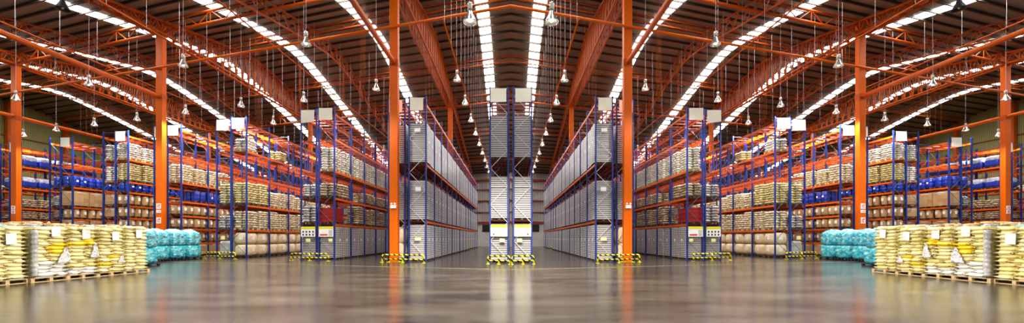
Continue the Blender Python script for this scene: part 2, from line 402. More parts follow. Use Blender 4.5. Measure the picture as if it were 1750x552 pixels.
def cross_truss(w, zb, zt, s, label, step, r=.09, x0=0.):
    t = empty('cross_truss', (0,0,0)); tag(t, label, 'truss', 'cross trusses spanning between the rafters')
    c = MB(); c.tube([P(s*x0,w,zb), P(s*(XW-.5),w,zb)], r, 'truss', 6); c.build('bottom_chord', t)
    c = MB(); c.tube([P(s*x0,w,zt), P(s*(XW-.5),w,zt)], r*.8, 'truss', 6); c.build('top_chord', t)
    c = MB(); X = x0
    while X < XW-step:
        c.tube([P(s*X,w,zt), P(s*(X+step/2),w,zb)], r*.45, 'truss', 4, False); c.tube([P(s*(X+step/2),w,zb), P(s*(X+step),w,zt)], r*.45, 'truss', 4, False)
        c.tube([P(s*(X+step),w,zb), P(s*(X+step),w,zt)], r*.35, 'truss', 4, False); X += step
    c.build('web', t)
for s in (-1, 1):
    d = SIDE[s]
    cross_truss(21.9, 16.95, roof(21.9)-.42, s, 'orange cross truss joining the heads of the front columns, %s half' % d, 2.4, .10)
    cross_truss(44., 16.85, roof(44)-.42, s, 'orange cross truss joining the heads of the rear columns, %s half' % d, 2.4, .11)
    cross_truss(38., roof(38)-.95, roof(38)-.42, s, 'light lattice tie midway between ridge and rear columns, %s half' % d, 2.4, .06)
    cross_truss(28., roof(28)-.95, roof(28)-.42, s, 'light lattice tie midway between front columns and ridge, %s half' % d, 2.4, .06)
    cross_truss(52., roof(52)-1.0, roof(52)-.42, s, 'light lattice tie on the rear slope behind the rear columns, %s half' % d, 2.4, .06)
    cross_truss(60.5, roof(60.5)-1.1, roof(60.5)-.42, s, 'light lattice tie on the rear slope nearest the far wall, %s half' % d, 2.4, .06)
    b = MB(); b.tube([P(0,21.6,14.2), P(s*(XW-1),21.6,14.2)], .085, 'orange', 8)
    tag(b.build('tie_pipe'), 'slim orange tie pipe running sideways across the front columns, %s half' % d, 'pipe')
    for i, X in enumerate(CX):
        y = 21.9+K*X; b = MB()
        if i < 2: b.tube([(s*X, y, 12.1), (s*X, y-22, 12.1)], .15, 'orange', 10)
        else: b.tube([(s*X, 4, 12.2), (s*X, W1+K*X-3, 12.2)], .15, 'orange', 10)
        tag(b.build('brace_pipe'), 'thick orange pipe %s the %s front column %s of centre' % ('passing' if i==2 else 'reaching forward from', CORD[i], d), 'pipe')
    for X, wa, wb, wh in ((16.2,12,66,'between the first and second columns'),(35.8,12,66,'between the second and third columns'),(22.8,12,66,'just inside the second column'),(31.,12,66,'just outside the second column')):
        b = MB(); b.tube([(s*X, wa+K*X, 14.6), (s*X, wb+K*X, 14.6)], .05, 'truss', 6)
        sp = tag(b.build('service_pipe'), 'thin rust orange pipe running rearward %s %s of centre' % (wh, d), 'pipe')
        w = wa+1.
        while w < wb:
            b = MB(); b.tube([(s*X, w+K*X, 14.6), (s*X, w+K*X, roof(w)-.1)], .012, 'brace', 3, False); b.build('hanger_rod', sp); w += 2.44

# ------------------------------------------------------------------ lamps
def lamp_meshes(lit=True):
    b = MB(); b.lathe((0,0,0), [(.05,.42),(.10,.36),(.13,.26),(.20,.12),(.27,-.02),(.285,-.06),(.27,-.055),(.19,.10),(.12,.22)], 'lampmetal' if lit else 'darkmetal', 18); refl = b.mesh('reflector')
    b = MB(); b.lathe((0,0,0), [(.001,.72),(.09,.72),(.095,.68),(.095,.44),(.06,.41)], 'lampmetal' if lit else 'darkmetal', 14); hous = b.mesh('housing')
    b = MB(); b.lathe((0,0,0), [(.03,.2),(.06,.12),(.075,.05),(.05,-.02),(.001,-.04)], 'bulb' if lit else 'lampmetal', 12); bulb = b.mesh('bulb')
    return refl, hous, bulb
LM = {True: lamp_meshes(True), False: lamp_meshes(False)}
ROD = {}
LAMPS = []
def lamp(x, y, z, label, group, rod=None, lit=True, sc=.85):
    t = empty('high_bay_lamp', (x,y,z)); tag(t, label, 'lamp', group); t.scale = (sc,)*3
    for nm, me in zip(('reflector','housing','bulb'), LM[lit]): link(nm, me, t)
    top = rod if rod else roof(y-K*abs(x))-.1
    b = MB(); b.tube([(0,0,.7), (0,0,(top-z)/sc)], .012, 'brace', 4, False); b.build('suspension_rod', t)
    if lit: LAMPS.append((x,y,z,group))
EYE = 1.45
def px(x, y, h):                # place seen at (x, y) of the frame at height h over the eye
    Z = 672*h/(407-y); return ((x-873)/672*Z, Z, h+EYE)
for s in (-1, 1):
    d = SIDE[s]
    b = MB(); b.tube([(s*3.2, 18.5, 11.75), (s*3.2, 66, 11.75)], .045, 'orange', 6)
    lp = tag(b.build('lamp_rail'), 'thin orange rail carrying lamps over the aisle %s of the centre rack' % d, 'rail')
    y = 19.
    while y < 66:
        c = MB(); c.tube([(s*3.2,y,11.75),(s*3.2,y,roof(y-K*3.2)-.1)], .01, 'brace', 3, False); c.build('hanger_rod', lp); y += 2.1
    for i in range(10):
        lamp(s*3.2, 23.4+4.1*i, 10.85, 'bell-shaped lamp over the aisle %s of the centre rack, %s from the front' % (d, nth(i)), 'lamps along the centre aisles', 11.75)
    lamp(s*1.3, 12.5, 8.35, 'largest bell lamp, hanging high just %s of the middle axis' % d, 'lamps high over the open floor', sc=.8)
    spots = [(643,152,'over the first side aisle'),(523,75,'high between first and second columns'),(519,172,'over the sign of the second rack pair'),
      (412,181,'above the third rack pair front'),(467,211,'behind the third rack pair front'),(313,112,'high beside the second column'),(317,193,'low beside the second column'),
      (234,205,'above the fifth rack pair front'),(161,214,'above the aisle by the sixth rack pair'),(96,223,'above the sixth rack pair front'),(40,232,'beside the third column'),
      (152,145,'high over the stacked yellow sacks'),(27,170,'beside the third column, high up'),(383,222,'beside the third rack pair signs'),(656,258,'deep in the first side aisle'),(631,244,'deep over the second rack pair'),(550,250,'low behind the second rack pair signs')]
    for x, y, wd in spots:
        X, Z, z = px(x, y, 9.45)
        lamp(-s*X if s>0 else X, Z, z, 'bell-shaped lamp hanging %s, %s half of the hall' % (wd, d), 'bell lamps over the side racks')
    X, Z, z = px(107, 14, 9.6)
    lamp(-X if s>0 else X, Z, z, 'dark unlit bell lamp under the skylight near the %s top corner' % d, 'lamps high over the open floor', lit=False)
    for i, (X, w) in enumerate(((5.2,26),(10.,24),(10.,31),(16,25),(16,33),(22.5,28),(30,26),(36,29),(42,26),(5.3,36))):
        b = MB(); k = 0
        for q in range(4): b.tube([P(s*(X+q*.45),w+q*.8,11.9-q*.2), P(s*(X+q*.45),w+q*.8,roof(w+q*.8)-.2)], .010, 'truss', 3, False)
        o = b.build('hanging_wires'); tag(o, 'thin vertical hanger wires under the roof, %s bunch %s of centre' % (nth(i), d), 'wires', 'hanger wires under the roof', 'stuff')

# ------------------------------------------------------------------ pallet racks
RW, BAY, RH, ZF0 = 1.12, 2.68, 10.2, 22.55
def rack_meshes():
    b = MB()
    for x in (-RW/2, RW/2):
        sx = 1 if x > 0 else -1
        b.box(x-.012*sx, x-.085*sx, -.045, -.03, 0, RH, 'blue'); b.box(x-.012*sx, x-.085*sx, .03, .045, 0, RH, 'blue'); b.box(x, x-.02*sx, -.045, .045, 0, RH, 'blue')
        b.box(x+.03*sx, x-.13*sx, -.08, .08, 0, .012, 'blue')
    fr = b.mesh('upright_frame')
    b = MB(); z = .25; k = 0; x0 = RW/2-.06
    while z < RH-.5:
        z2 = min(z+1.05, RH-.1); a = -x0 if k % 2 else x0
        b.bar((a,0,z), (-a,0,z2), .018, .03, 'brace')
        if k % 4 == 0: b.bar((-x0,0,z), (x0,0,z), .018, .03, 'brace')
        z = z2; k += 1
    b.bar((-x0,0,RH-.1), (x0,0,RH-.1), .018, .03, 'brace')
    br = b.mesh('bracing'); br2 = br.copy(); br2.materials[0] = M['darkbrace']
    b = MB()
    for x in (-RW/2+.03, RW/2-.03):
        b.box(x-.026, x+.026, .06, BAY-.06, -.135, 0, 'beam')
        for y in (.05, BAY-.05): b.box(x-.04, x+.04, y-.012, y+.012, -.2, .02, 'beam')
    for y in (.35,.95,1.62,2.28): b.box(-RW/2+.05, RW/2-.05, y-.03, y+.03, -.09, -.02, 'cross')
    bl = b.mesh('shelf_beams')
    return fr, br, br2, bl
FR, BR, BR2, BL = rack_meshes()

def pair_name(p, s):
    return 'centre rack pair' if p == 0 else '%s rack pair %s of centre' % (nth(p-1), SIDE[s])
def rack(p, s, X, inner, bays, levels, fine):
    yf = ZF0 + K*abs(X)
    t = empty('pallet_rack', (s*X, yf, 0))
    if p == 0: lab = 'blue and orange pallet rack, %s row of the centre rack pair' % SIDE[s]
    else: lab = 'blue and orange pallet rack, %s row of the %s' % ('inner' if inner else 'outer', pair_name(p, s))
    tag(t, lab, 'rack', 'pallet racks')
    for i in range(bays+1):
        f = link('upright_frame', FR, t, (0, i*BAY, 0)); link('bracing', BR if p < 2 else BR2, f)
    n = 0; rest = MB()
    for i in range(bays):
        for z in levels:
            if n < 90: link('shelf_beams', BL, t, (0, i*BAY, z)); n += 1
            else:
                for x in (-RW/2+.03, RW/2-.03): rest.box(x-.026, x+.026, i*BAY+.05, (i+1)*BAY-.05, z-.135, z, 'beam')
    if rest.v:
        o = rest.build('shelf_beams', t); o['kind'] = 'stuff'
    return t

# ------------------------------------------------------------------ loads
def pallet_mesh(m, L_=1.2, D=1.0, name='pallet'):
    b = MB()                                   # L_ along y (the aisle), D along x
    for i in range(5):
        x = -D/2+.05+i*(D-.1)/4; b.box(x-.048, x+.048, -L_/2, L_/2, .118, .14, m)
    for y in (-L_/2+.06, 0, L_/2-.06):
        b.box(-D/2, D/2, y-.05, y+.05, .098, .118, m); b.box(-D/2, D/2, y-.05, y+.05, 0, .02, m)
        for x in (-D/2+.05, 0, D/2-.05): b.box(x-.05, x+.05, y-.05, y+.05, .02, .098, m)
    for x in (-D/2+.05, D/2-.05): b.box(x-.045, x+.045, -L_/2, L_/2, 0, .02, m)
    return b.mesh(name)
PAL = {k: pallet_mesh(k, 1.16, 1.04) for k in ('wood','darkwood','blackplastic')}
def add_layer_sacks(b, z, t, L_, D, k, m, rnd, nx=4, ny=4, nz=2):
    """five sacks a layer, the lay-out turned every other layer"""
    if k % 2 == 0:
        spots = [(-D/4, -L_/3, D/2, L_/3), (-D/4, 0, D/2, L_/3), (-D/4, L_/3, D/2, L_/3), (D/4, -L_/4, D/2, L_/2), (D/4, L_/4, D/2, L_/2)]
    else:
        spots = [(D/4, -L_/3, D/2, L_/3), (D/4, 0, D/2, L_/3), (D/4, L_/3, D/2, L_/3), (-D/4, -L_/4, D/2, L_/2), (-D/4, L_/4, D/2, L_/2)]
    for x, y, a, c in spots:
        b.pillow((x+rnd.uniform(-.015,.015), y+rnd.uniform(-.012,.012), z+t/2), a*1.02, c*1.02, t*1.16, m, 1.05, nx, ny, nz, .006, rnd.uniform(-.03,.03), rnd)
GOODS = {}
def goods(kind, h, v=0):
    key = (kind, round(h,2), v)
    if key in GOODS: return GOODS[key]
    rnd = random.Random(hash(str(key)) % 1000 if False else sum(map(ord, str(key))))
    b = MB(); nm = 'goods'
    if kind == 'tray':
        n = max(3, round(h/.125)); t = h/n; nm = 'tray_stack'
        for k in range(n):
            z = k*t; j = rnd.uniform(-.006,.006)
            for (hx, hy, z0, z1, m) in ((.545+j,.556+j,z,z+t*.42,'tray'), (.53+j,.541+j,z+t*.42,z+t*.97,'cans')):
                c = .06; ring = [(-hx+c,-hy),(hx-c,-hy),(hx-c*.3,-hy+c*.3),(hx,-hy+c),(hx,hy-c),(hx-c*.3,hy-c*.3),(hx-c,hy),(-hx+c,hy),(-hx+c*.3,hy-c*.3),(-hx,hy-c),(-hx,-hy+c),(-hx+c*.3,-hy+c*.3)]
                q = len(ring)
                b.add([(x,y,z0) for x,y in ring]+[(x,y,z1) for x,y in ring], [(i,(i+1)%q,(i+1)%q+q,i+q) for i in range(q)]+[tuple(range(q,2*q)),tuple(range(q-1,-1,-1))], m)
        for sx in (-1,1):          # papers under the film on both aisle faces
            b.box(sx*.552, sx*.556, -.1+.1*v, .08+.1*v, h*.52, h*.52+.17, 'paper')
            for e in (-.3, 0, .3):  # pack joints
                b.box(sx*.532, sx*.548, e-.01, e+.01, 0, h-.01, 'tray')
    elif kind.startswith('s_'):
        nm = 'sack_stack'; n = max(2, round(h/.17)); t = h/n
        for k in range(n): add_layer_sacks(b, k*t, t, 1.04, 1.06, k, kind, rnd)
    elif kind == 'bulk':
        nm = 'bulk_bags'; t = h/2
        for k in range(2): b.rbox((0,0,k*t+t/2), 1.0, 1.06, t*1.02, 'bulk', 5., 10, .01, rnd, .07)
        for k in range(2):
            for sx in (-1,1):
                b.box(sx*.538, sx*.548, -.12, .14, k*t+t*.4, k*t+t*.74, 'paper')
            b.box(-.14, .12, -.578, -.568, k*t+t*.4, k*t+t*.74, 'paper')
    elif kind == 'box':
        nm = 'carton_group'
        for x in (-.27,.27):
            for y in (-.3,.3):
                g = .245
                b.tube([(x,y,0),(x,y,h*.06),(x,y,h*.94),(x,y,h)], [g,g*1.03,g*1.03,g], 'carton', 14)
                for sx in (-1,1): b.box(x+sx*(g*1.02), x+sx*(g*1.02+.006), y-.1, y+.1, h*.42, h*.8, 'paper')
                b.box(x-.1, x+.1, y-g*1.02-.006, y-g*1.02, h*.42, h*.8, 'paper')
    elif kind == 'carton':
        nm = 'carton_stack'; n = max(2, round(h/.32)); t = h/n
        for k in range(n):
            for x in (-.27,.27):
                for y in (-.39,0,.39):
                    b.box(x-.262,x+.262,y-.188,y+.188,k*t+.004,(k+1)*t-.004,'carton')
        b.pillow((0,0,h-.12), 1.12, 1.2, .28, 'film', .4, 6, 6, 2, .01, 0, rnd)
    elif kind == 'drum':
        nm = 'blue_drums'
        for x in (-.28,.28):
            for y in (-.3,.3):
                g = .27; b.lathe((x,y,0), [(g*.95,0),(g,.03),(g,h*.3),(g*1.03,h*.33),(g,h*.36),(g,h*.64),(g*1.03,h*.67),(g,h*.7),(g,h-.05),(g*.9,h),(.001,h)], 'bluedrum', 14)
                b.box(x+g*.98, x+g*1.0+.01, y-.08, y+.08, h*.42, h*.6, 'paper')
    elif kind == 'bluewrap':
        nm = 'wrapped_drums'
        b.rbox((0,0,h*.33), 1.08, 1.1, h*.66, 'bluedrum', 7., 8, .015, rnd)
        b.rbox((.02,.03*(v-.5),h*.68), 1.1, 1.12, h*.6, 'bluewrap', 4., 9, .03, rnd)
    elif kind == 'grey':
        nm = 'wrapped_bundle'
        b.rbox((0,0,h*.5), 1.06, 1.12, h, 'greywrap', 8., 10, .015, rnd)
    elif kind == 'crate':
        nm = 'crate_stack'; n = 3; t = h/n
        for k in range(n):
            b.box(-.54,.54,-.58,.58,k*t,k*t+t*.9,'redcrate'); b.box(-.56,.56,-.6,.6,k*t+t*.78,k*t+t*.95,'redcrate')
    GOODS[key] = (nm, b.mesh(nm)); return GOODS[key]
DESC = {'tray':('can_tray_pallet','silver can-tray pallet'), 's_yellow':('sack_pallet','yellow-cream sack pallet'), 's_cream':('sack_pallet','cream sack pallet'),
        's_white':('sack_pallet','off-white sack pallet'), 's_grey':('sack_pallet','grey-white sack pallet'), 's_tan':('sack_pallet','tan sack pallet'), 's_red':('sack_pallet','red sack pallet'),
        'bulk':('bulk_bag_pallet','cream bulk-bag pallet'), 'box':('drum_pallet','brown fibre-drum pallet'), 'carton':('carton_pallet','brown carton pallet'),
        'drum':('blue_drum_pallet','blue drum pallet'), 'bluewrap':('blue_drum_pallet','film-wrapped blue pallet'), 'grey':('wrapped_pallet','grey wrapped pallet'), 'crate':('crate_pallet','dark red crate pallet')}
GROUPW = {}
def load(p, s, X, inner, slot, li, z, kind, h, v, parts, group, palm='darkwood'):
    nm, ds = DESC[kind]; yf = ZF0+K*abs(X)
    bay, k = divmod(slot, 2)
    y = yf + bay*BAY + (.70 if k == 0 else 1.98)
    lv = 'floor level' if li == 0 else 'shelf '+['one','two','three','four','five','six','seven','eight'][li-1]
    if p == 0: where = 'centre rack pair %s row' % SIDE[s]
    else: where = '%s %s rack pair %s row' % (nth(p-1), SIDE[s], 'inner' if inner else 'outer')
    lab = '%s, %s, %s, %s from front' % (ds, lv, where, nth(slot))
    if kind.startswith('s_') and not (p == 2 and li == 3): h = h*(1, .9, .96)[(slot*7+p+li) % 3]
    gm, me = goods(kind, h, v)
    if parts:
        t = empty(nm, (s*X, y, z), 0)
        link('pallet', PAL[palm], t); link(gm, me, t, (0,0,.14))
    else:
        key = ('whole', kind, round(h,2), v)
        if key not in GOODS:
            a, c = me, PAL[palm]; w = bpy.data.meshes.new(nm)
            vs = [tuple(q.co) for q in c.vertices] + [(q.co.x,q.co.y,q.co.z+.14) for q in a.vertices]; o = len(c.vertices)
            w.from_pydata(vs, [], [tuple(f.vertices) for f in c.polygons]+[tuple(i+o for i in f.vertices) for f in a.polygons])
            for m_ in c.materials: w.materials.append(m_)
            for m_ in a.materials: w.materials.append(m_)
            w.polygons.foreach_set('material_index', [f.material_index for f in c.polygons]+[f.material_index+len(c.materials) for f in a.polygons])
            w.polygons.foreach_set('use_smooth', [f.use_smooth for f in c.polygons]+[f.use_smooth for f in a.polygons]); w.update(); GOODS[key] = w
        t = link(nm, GOODS[key], None, (s*X, y, z))
    rj = random.Random(slot*7+li*31+p*101+inner); t.location.x += rj.uniform(-.025,.03)*s; t.location.y += rj.uniform(-.03,.03)
    t.rotation_euler.z = (math.pi if v % 2 else 0) + rj.uniform(-.015,.015)
    tag(t, lab, 'pallet', group)

# rows: pair, centre X, levels, bays, and what stands where: (level index, kind, height, slots, parts slots)
PAIRS = [
 (0, 0.,   [2.5,6.05,9.75], 4, 4),
 (1, 6.45, [2.5,6.05,9.75], 14, 14),
 (2, 12.95,[2.4,4.15,5.95,8.1,9.75], 13, 13),
 (3, 20.25,[2.05,3.85,5.95,7.75,9.75], 12, 12),
 (4, 26.5, [1.1,2.2,3.2,4.3,5.75,7.8,9.75], 9, 9),
 (5, 32.2, [1.05,2.1,3.1,4.1,5.2,6.05,7.85,9.75], 8, 7),
 (6, 38.9, [1.05,2.1,3.1,4.15,5.85,7.85,9.75], 7, 6),
 (7, 45.9, [2.1,3.1,4.2,6.05,8.0,9.75], 6, 5),
 (8, 52.4, [2.1,3.3,4.2,6.2,8.0,9.75], 6, 3),
]
OFF = .70
LOADS = {  # (pair, inner): [(level index, kind, height, slots)]
 (0,True): [(0,'tray',2.15,range(0,6)),(1,'tray',2.4,range(0,6)),(2,'tray',2.4,range(0,6))],
 (1,True): [(0,'tray',2.15,range(0,28)),(1,'tray',2.4,range(0,28)),(2,'tray',2.4,range(0,28))],
 (1,False):[(0,'bulk',2.0,range(0,4)),(1,'tray',2.4,range(0,5)),(2,'tray',2.4,range(0,5))],
 (2,True): [(0,'tray',2.1,range(0,14)),(1,'crate',.95,range(0,1)),(1,'s_tan',1.35,range(3,12)),(2,'s_tan',.95,range(0,2)),(2,'s_tan',.8,range(4,12)),(3,'s_white',1.45,range(0,12))],
 (2,False):[(0,'tray',2.1,range(0,3)),(1,'s_grey',1.1,range(0,3)),(2,'s_grey',.9,range(0,1)),(2,'s_tan',.9,range(1,3)),(3,'s_white',1.3,())],
 (3,True): [(0,'bulk',1.72,range(0,8)),(1,'s_cream',1.35,range(0,9)),(2,'s_yellow',1.55,range(0,2)),(2,'s_cream',1.2,range(2,10)),(4,'s_white',.85,(0,)),(4,'s_yellow',.8,(3,))],
 (3,False):[(0,'grey',1.1,range(0,2)),(1,'s_grey',1.0,range(0,2)),(2,'s_yellow',1.5,range(0,2)),(2,'s_cream',1.2,range(2,8))],
 (4,True): [(0,'carton',.85,range(0,4)),(1,'box',.6,range(0,4)),(2,'box',.62,range(0,6)),(3,'box',.62,range(0,6)),(4,'drum',.8,range(1,8)),(5,'s_cream',1.25,range(0,8))],
 (4,False):[(2,'box',.62,range(0,4)),(3,'box',.62,range(0,4)),(5,'s_white',1.2,range(0,4))],
 (5,True): [(3,'box',.72,range(0,7)),(4,'box',.72,range(0,7)),(5,'drum',.66,range(0,8)),(6,'s_yellow',1.42,range(0,8)),(7,'s_white',1.2,range(0,8)),(2,'box',.7,range(0,5))],
 (5,False):[(4,'carton',.8,range(0,2)),(6,'s_white',1.2,range(0,2)),(7,'s_white',1.15,range(0,2)),(3,'carton',.7,range(0,2))],
 (6,True): [(4,'carton',1.25,range(0,5)),(5,'drum',.85,range(0,4)),(3,'box',.7,range(0,4)),(2,'carton',.8,range(0,3))],
 (6,False):[(4,'s_grey',.9,range(0,2)),(5,'drum',.8,range(0,2)),(3,'s_tan',.6,range(0,2))],
 (7,True): [(3,'s_tan',.75,range(0,3)),(2,'s_tan',.7,range(0,4)),(4,'bluewrap',.95,range(0,4)),(5,'bluewrap',1.0,range(0,5)),(1,'s_tan',.6,range(0,3))],
 (7,False):[(3,'s_tan',.8,range(0,2)),(4,'bluewrap',.9,range(0,1))],
 (8,True): [(3,'s_red',.85,range(0,6)),(4,'s_cream',.45,range(0,6)),(2,'s_tan',.6,range(0,4)),(1,'s_grey',.7,range(0,4))],
}
for p, Xc, levels, bi, bo in PAIRS:
    for s in (-1, 1):
        rows = [(Xc-OFF, True, bi), (Xc+OFF, False, bo)] if p else [(.68, True, bi)]
        for X, inner, bays in rows:
            if (p, inner) == (8, False): continue
            rack(p, s, X, inner, bays, levels, p < 4)
            for li, kind, h, slots in LOADS.get((p, inner), []):
                for sl in slots:
                    if sl >= bays*2: continue
                    if kind == 'tray' and p == 1 and sl > 27: continue
                    z = 0 if li == 0 else levels[li-1]
                    g = '%s on the racks' % {'can_tray_pallet':'can-tray pallets','sack_pallet':'sack pallets','bulk_bag_pallet':'bulk-bag pallets','drum_pallet':'fibre-drum pallets','carton_pallet':'carton pallets',
                        'blue_drum_pallet':'blue drum pallets','wrapped_pallet':'grey wrapped pallets','crate_pallet':'red crate pallets'}[DESC[kind][0]]
                    load(p, s, X, inner, sl, li, z, kind, h, sl % 2, (p <= 3 and sl < 6), g, 'wood' if kind in ('s_white','s_cream') else 'darkwood')

# ------------------------------------------------------------------ signs, guards, cards
def plate(x0, x1, y, z0, z1, m, name, label, cat, curl=0., skew=0.):
    o = MB(); n = 6; vs = []; fs = []
    for k in (0, 1):
        for i in range(n+1):
            u = i/n; x = x0+(x1-x0)*u; d = curl*(u**2)
            vs += [(x, y-d+.012*k, z0+skew*(1-u)), (x, y-d*.6+.012*k, z1)]
    q = 2*(n+1)
    for i in range(n):
        a = 2*i; fs += [(a,a+2,a+3,a+1), (q+a,q+a+1,q+a+3,q+a+2), (a,q+a,q+a+2,a+2), (a+1,a+3,q+a+3,q+a+1)]
    fs += [(0,1,q+1,q), (2*n,q+2*n,q+2*n+1,2*n+1)]
    o.add(vs, fs, m); ob = o.build(name); tag(ob, label, cat, 'cream plates on the rack tops' if name == 'header_plate' else None); return ob
for p, Xc, levels, bi, bo in PAIRS[:8]:
    for s in (-1, 1):
        for X, inner in (((.68,True),) if p == 0 else ((Xc-OFF,True),(Xc+OFF,False))):
            yf = ZF0+K*X-.08; a = .5 if p in (0,2,3) else .45
            if p in (5,6,7) and not inner: continue
            lab = 'blank cream plate on top of the %s row, %s' % (SIDE[s] if p == 0 else ('inner' if inner else 'outer'), pair_name(p,s))
            xa, xb = (s*X-a+.08, s*X+a) if s > 0 else (s*X-a, s*X+a-.08)
            plate(xa, xb, yf, 9.3, 10.08, 'cream', 'header_plate', lab, 'sign', .05, -.1 if (p == 2 and not inner) else 0)
def board(p, s, X, kind, lab):
    yf = ZF0+K*abs(X)-.10; t = empty('notice_board', (s*X, yf, 0)); tag(t, lab, 'sign')
    b = MB(); b.box(-.48,.48,-.006,.012,1.55,2.22,'paper'); b.build('panel', t)
    b = MB(); b.box(-.48,.48,-.012,-.0065,2.06,2.22,'signyellow'); b.build('yellow_band', t)
    b = MB()
    if kind == 'icons':
        for i in range(4):
            for j in range(2): b.box(-.38+i*.22,-.28+i*.22,-.012,-.0065,1.62+j*.2,1.74+j*.2,'ink')
    elif kind == 'red':
        b.box(-.40,.10,-.012,-.0065,1.62,1.72,'redink')
        for j in range(5): b.box(.18,.42,-.012,-.0065,1.62+j*.08,1.645+j*.08,'ink')
    else:
        for i in range(7): b.box(-.3+i*.07-.02*(i%2),-.27+i*.07,-.012,-.0065,1.88,1.92,'ink')
        b.lathe((0,0,0), [(.001,0)], 'ink', 3)
        b.add([(-.06*s-.07,-.012,1.62),(-.06*s+.07,-.012,1.62),(-.06*s,-.012,1.74),(-.06*s-.07,-.0065,1.62),(-.06*s+.07,-.0065,1.62),(-.06*s,-.0065,1.74)], [(0,1,2),(5,4,3),(0,3,4,1),(1,4,5,2),(2,5,3,0)], 'signyellow')
        b.add([(.3*-s*-1+.06*math.cos(k*math.pi/4),-.012,1.68+.06*math.sin(k*math.pi/4)) for k in range(8)], [tuple(range(8))], 'redink')
    b.build('printed_marks', t)
def card(x, y, z, w, h, m, lab):
    b = MB(); b.box(-w/2,w/2,-.006,.006,0,h,m); o = b.build('pallet_card', None, (x,y,z)); tag(o, lab, 'card')
for s in (-1, 1):
    d = SIDE[s]
    board(0, s, .68, 'tri', 'white notice board with yellow band on the %s row of the centre rack' % d)
    board(2, s, 12.95-OFF, 'red', 'white notice board with red bar, inner row of second rack pair %s' % d)
    board(2, s, 12.95+OFF, 'icons', 'white notice board with small icons, outer row of second rack pair %s' % d)
    card(s*.5, ZF0+K*.68-.1, 1.22, .30, .2, 'yellowpaper', 'pale yellow card below the notice board, %s row of centre rack' % d)
    card(s*(6.45-OFF-.05), ZF0+K*5.75-.1, 1.3, .36, .2, 'yellowpaper', 'pale yellow card low on first rack pair %s of centre' % d)
    card(s*(6.45-OFF-.05), ZF0+K*5.75-.05, 4.35, .34, .25, 'paper', 'white card midway up first rack pair %s of centre' % d)
    card(s*(6.45-OFF), ZF0+K*5.75-.05, 8.0, .36, .22, 'paper', 'white card high on first rack pair %s of centre' % d)
    card(s*(12.95-OFF-.3), ZF0+K*12.25-.1, 1.22, .26, .2, 'yellowpaper', 'pale yellow card on inner row of second rack pair %s' % d)
    card(s*(12.95+OFF), ZF0+K*13.65-.1, 1.2, .3, .22, 'yellowpaper', 'pale yellow card on outer row of second rack pair %s' % d)
    card(s*(20.25+OFF), ZF0+K*20.9-.1, 1.35, .3, .26, 'yellowpaper', 'pale yellow card on outer row of third rack pair %s' % d)

def guard(X0, X1, w, label, legs):
    """bent tube rail in hazard colours with a second rail and feet"""
    ya, yb = w+K*abs(X0), w+K*abs(X1); cx, cy = (X0+X1)/2, (ya+yb)/2; t = empty('rack_guard', (cx,cy,0)); tag(t, label, 'barrier', 'hazard-striped rack guards')
    a = Vector((X0-cx, ya-cy, 0)); c = Vector((X1-cx, yb-cy, 0)); u = (c-a).normalized(); r = .11
    top = .46
    b = MB(); b.tube([a+Vector((0,0,.02)), a+Vector((0,0,top-r)), a+u*r*.3+Vector((0,0,top-r*.3)), a+u*r+Vector((0,0,top)), c-u*r+Vector((0,0,top)), c-u*r*.3+Vector((0,0,top-r*.3)), c+Vector((0,0,top-r)), c+Vector((0,0,.02))], .045, 'hazard', 10); b.build('top_rail', t)
    b = MB(); b.tube([a+Vector((0,0,.2)), c+Vector((0,0,.2))], .045, 'hazard', 10); b.build('lower_rail', t)
    for k in range(legs):
        q = a+(c-a)*k/(legs-1)
        if 0 < k < legs-1:
            b = MB(); b.tube([q+Vector((0,0,.02)), q+Vector((0,0,top))], .05, 'hazard', 10); b.build('leg', t)
        b = MB(); b.box(q.x-.09,q.x+.09,q.y-.09,q.y+.09,0,.02,'signyellow'); b.build('foot_plate', t)
for s in (-1, 1):
    guard(s*.06, s*1.28, ZF0-.9, 'yellow and black rack guard at the %s foot of the centre rack' % SIDE[s], 3)
    for p, Xa, Xb in ((1,5.05,7.75),(2,11.5,14.3),(3,18.9,21.6)):
        guard(s*Xa, s*Xb, ZF0-1.15, 'yellow and black rack guard before the %s' % pair_name(p,s), 3)

# small signs and emergency lights on the columns
def col_sign(X, w, s, zs, lab, red=True):
    x, y, _ = P(s*X, w, 0); y -= .215
    t = empty('column_sign', (x-s*-.0, y, 0)); tag(t, lab, 'sign')
    for z, h in zs:
        b = MB(); b.box(-.17,.17,-.01,.01,z,z+h,'paper'); o = b.build('panel', t)
        b = MB(); m = 'redink' if red else 'ink'
        b.box(-.10,-.06,-.016,-.0105,z+.08,z+h-.08,m); b.box(.0,.11,-.016,-.0105,z+h*.62,z+h-.08,m); b.box(.0,.04,-.016,-.0105,z+.08,z+h-.08,m); b.box(.0,.1,-.016,-.0105,z+.08,z+.13,m)
        b.build('printed_marks', o)
for s in (-1, 1):
    d = SIDE[s]
    col_sign(26.4, 21.9, s, [(2.55,.45),(3.35,.22),(3.65,.4)], 'small white signs with red marks on the second front column %s of centre' % d)
    col_sign(43.8, 21.9, s, [(3.6,.35),(4.0,.3)], 'small white signs with red marks on the third front column %s of centre' % d)
    x, y, _ = P(s*7.1, 21.9, 0); t = empty('emergency_light', (x, y-.2, 3.25)); tag(t, 'white twin-head emergency light box on the first front column %s of centre' % d, 'lamp')
    b = MB(); b.box(-.17,.17,-.09,0,0,.2,'paper'); bevel(b.build('box', t), .01)
    for dx in (-.1,.1):
        b = MB(); b.tube([(dx,-.02,.27),(dx,-.07,.27),(dx,-.1,.27)], [.035,.06,.06], 'paper', 12); b.build('lamp_head', t)

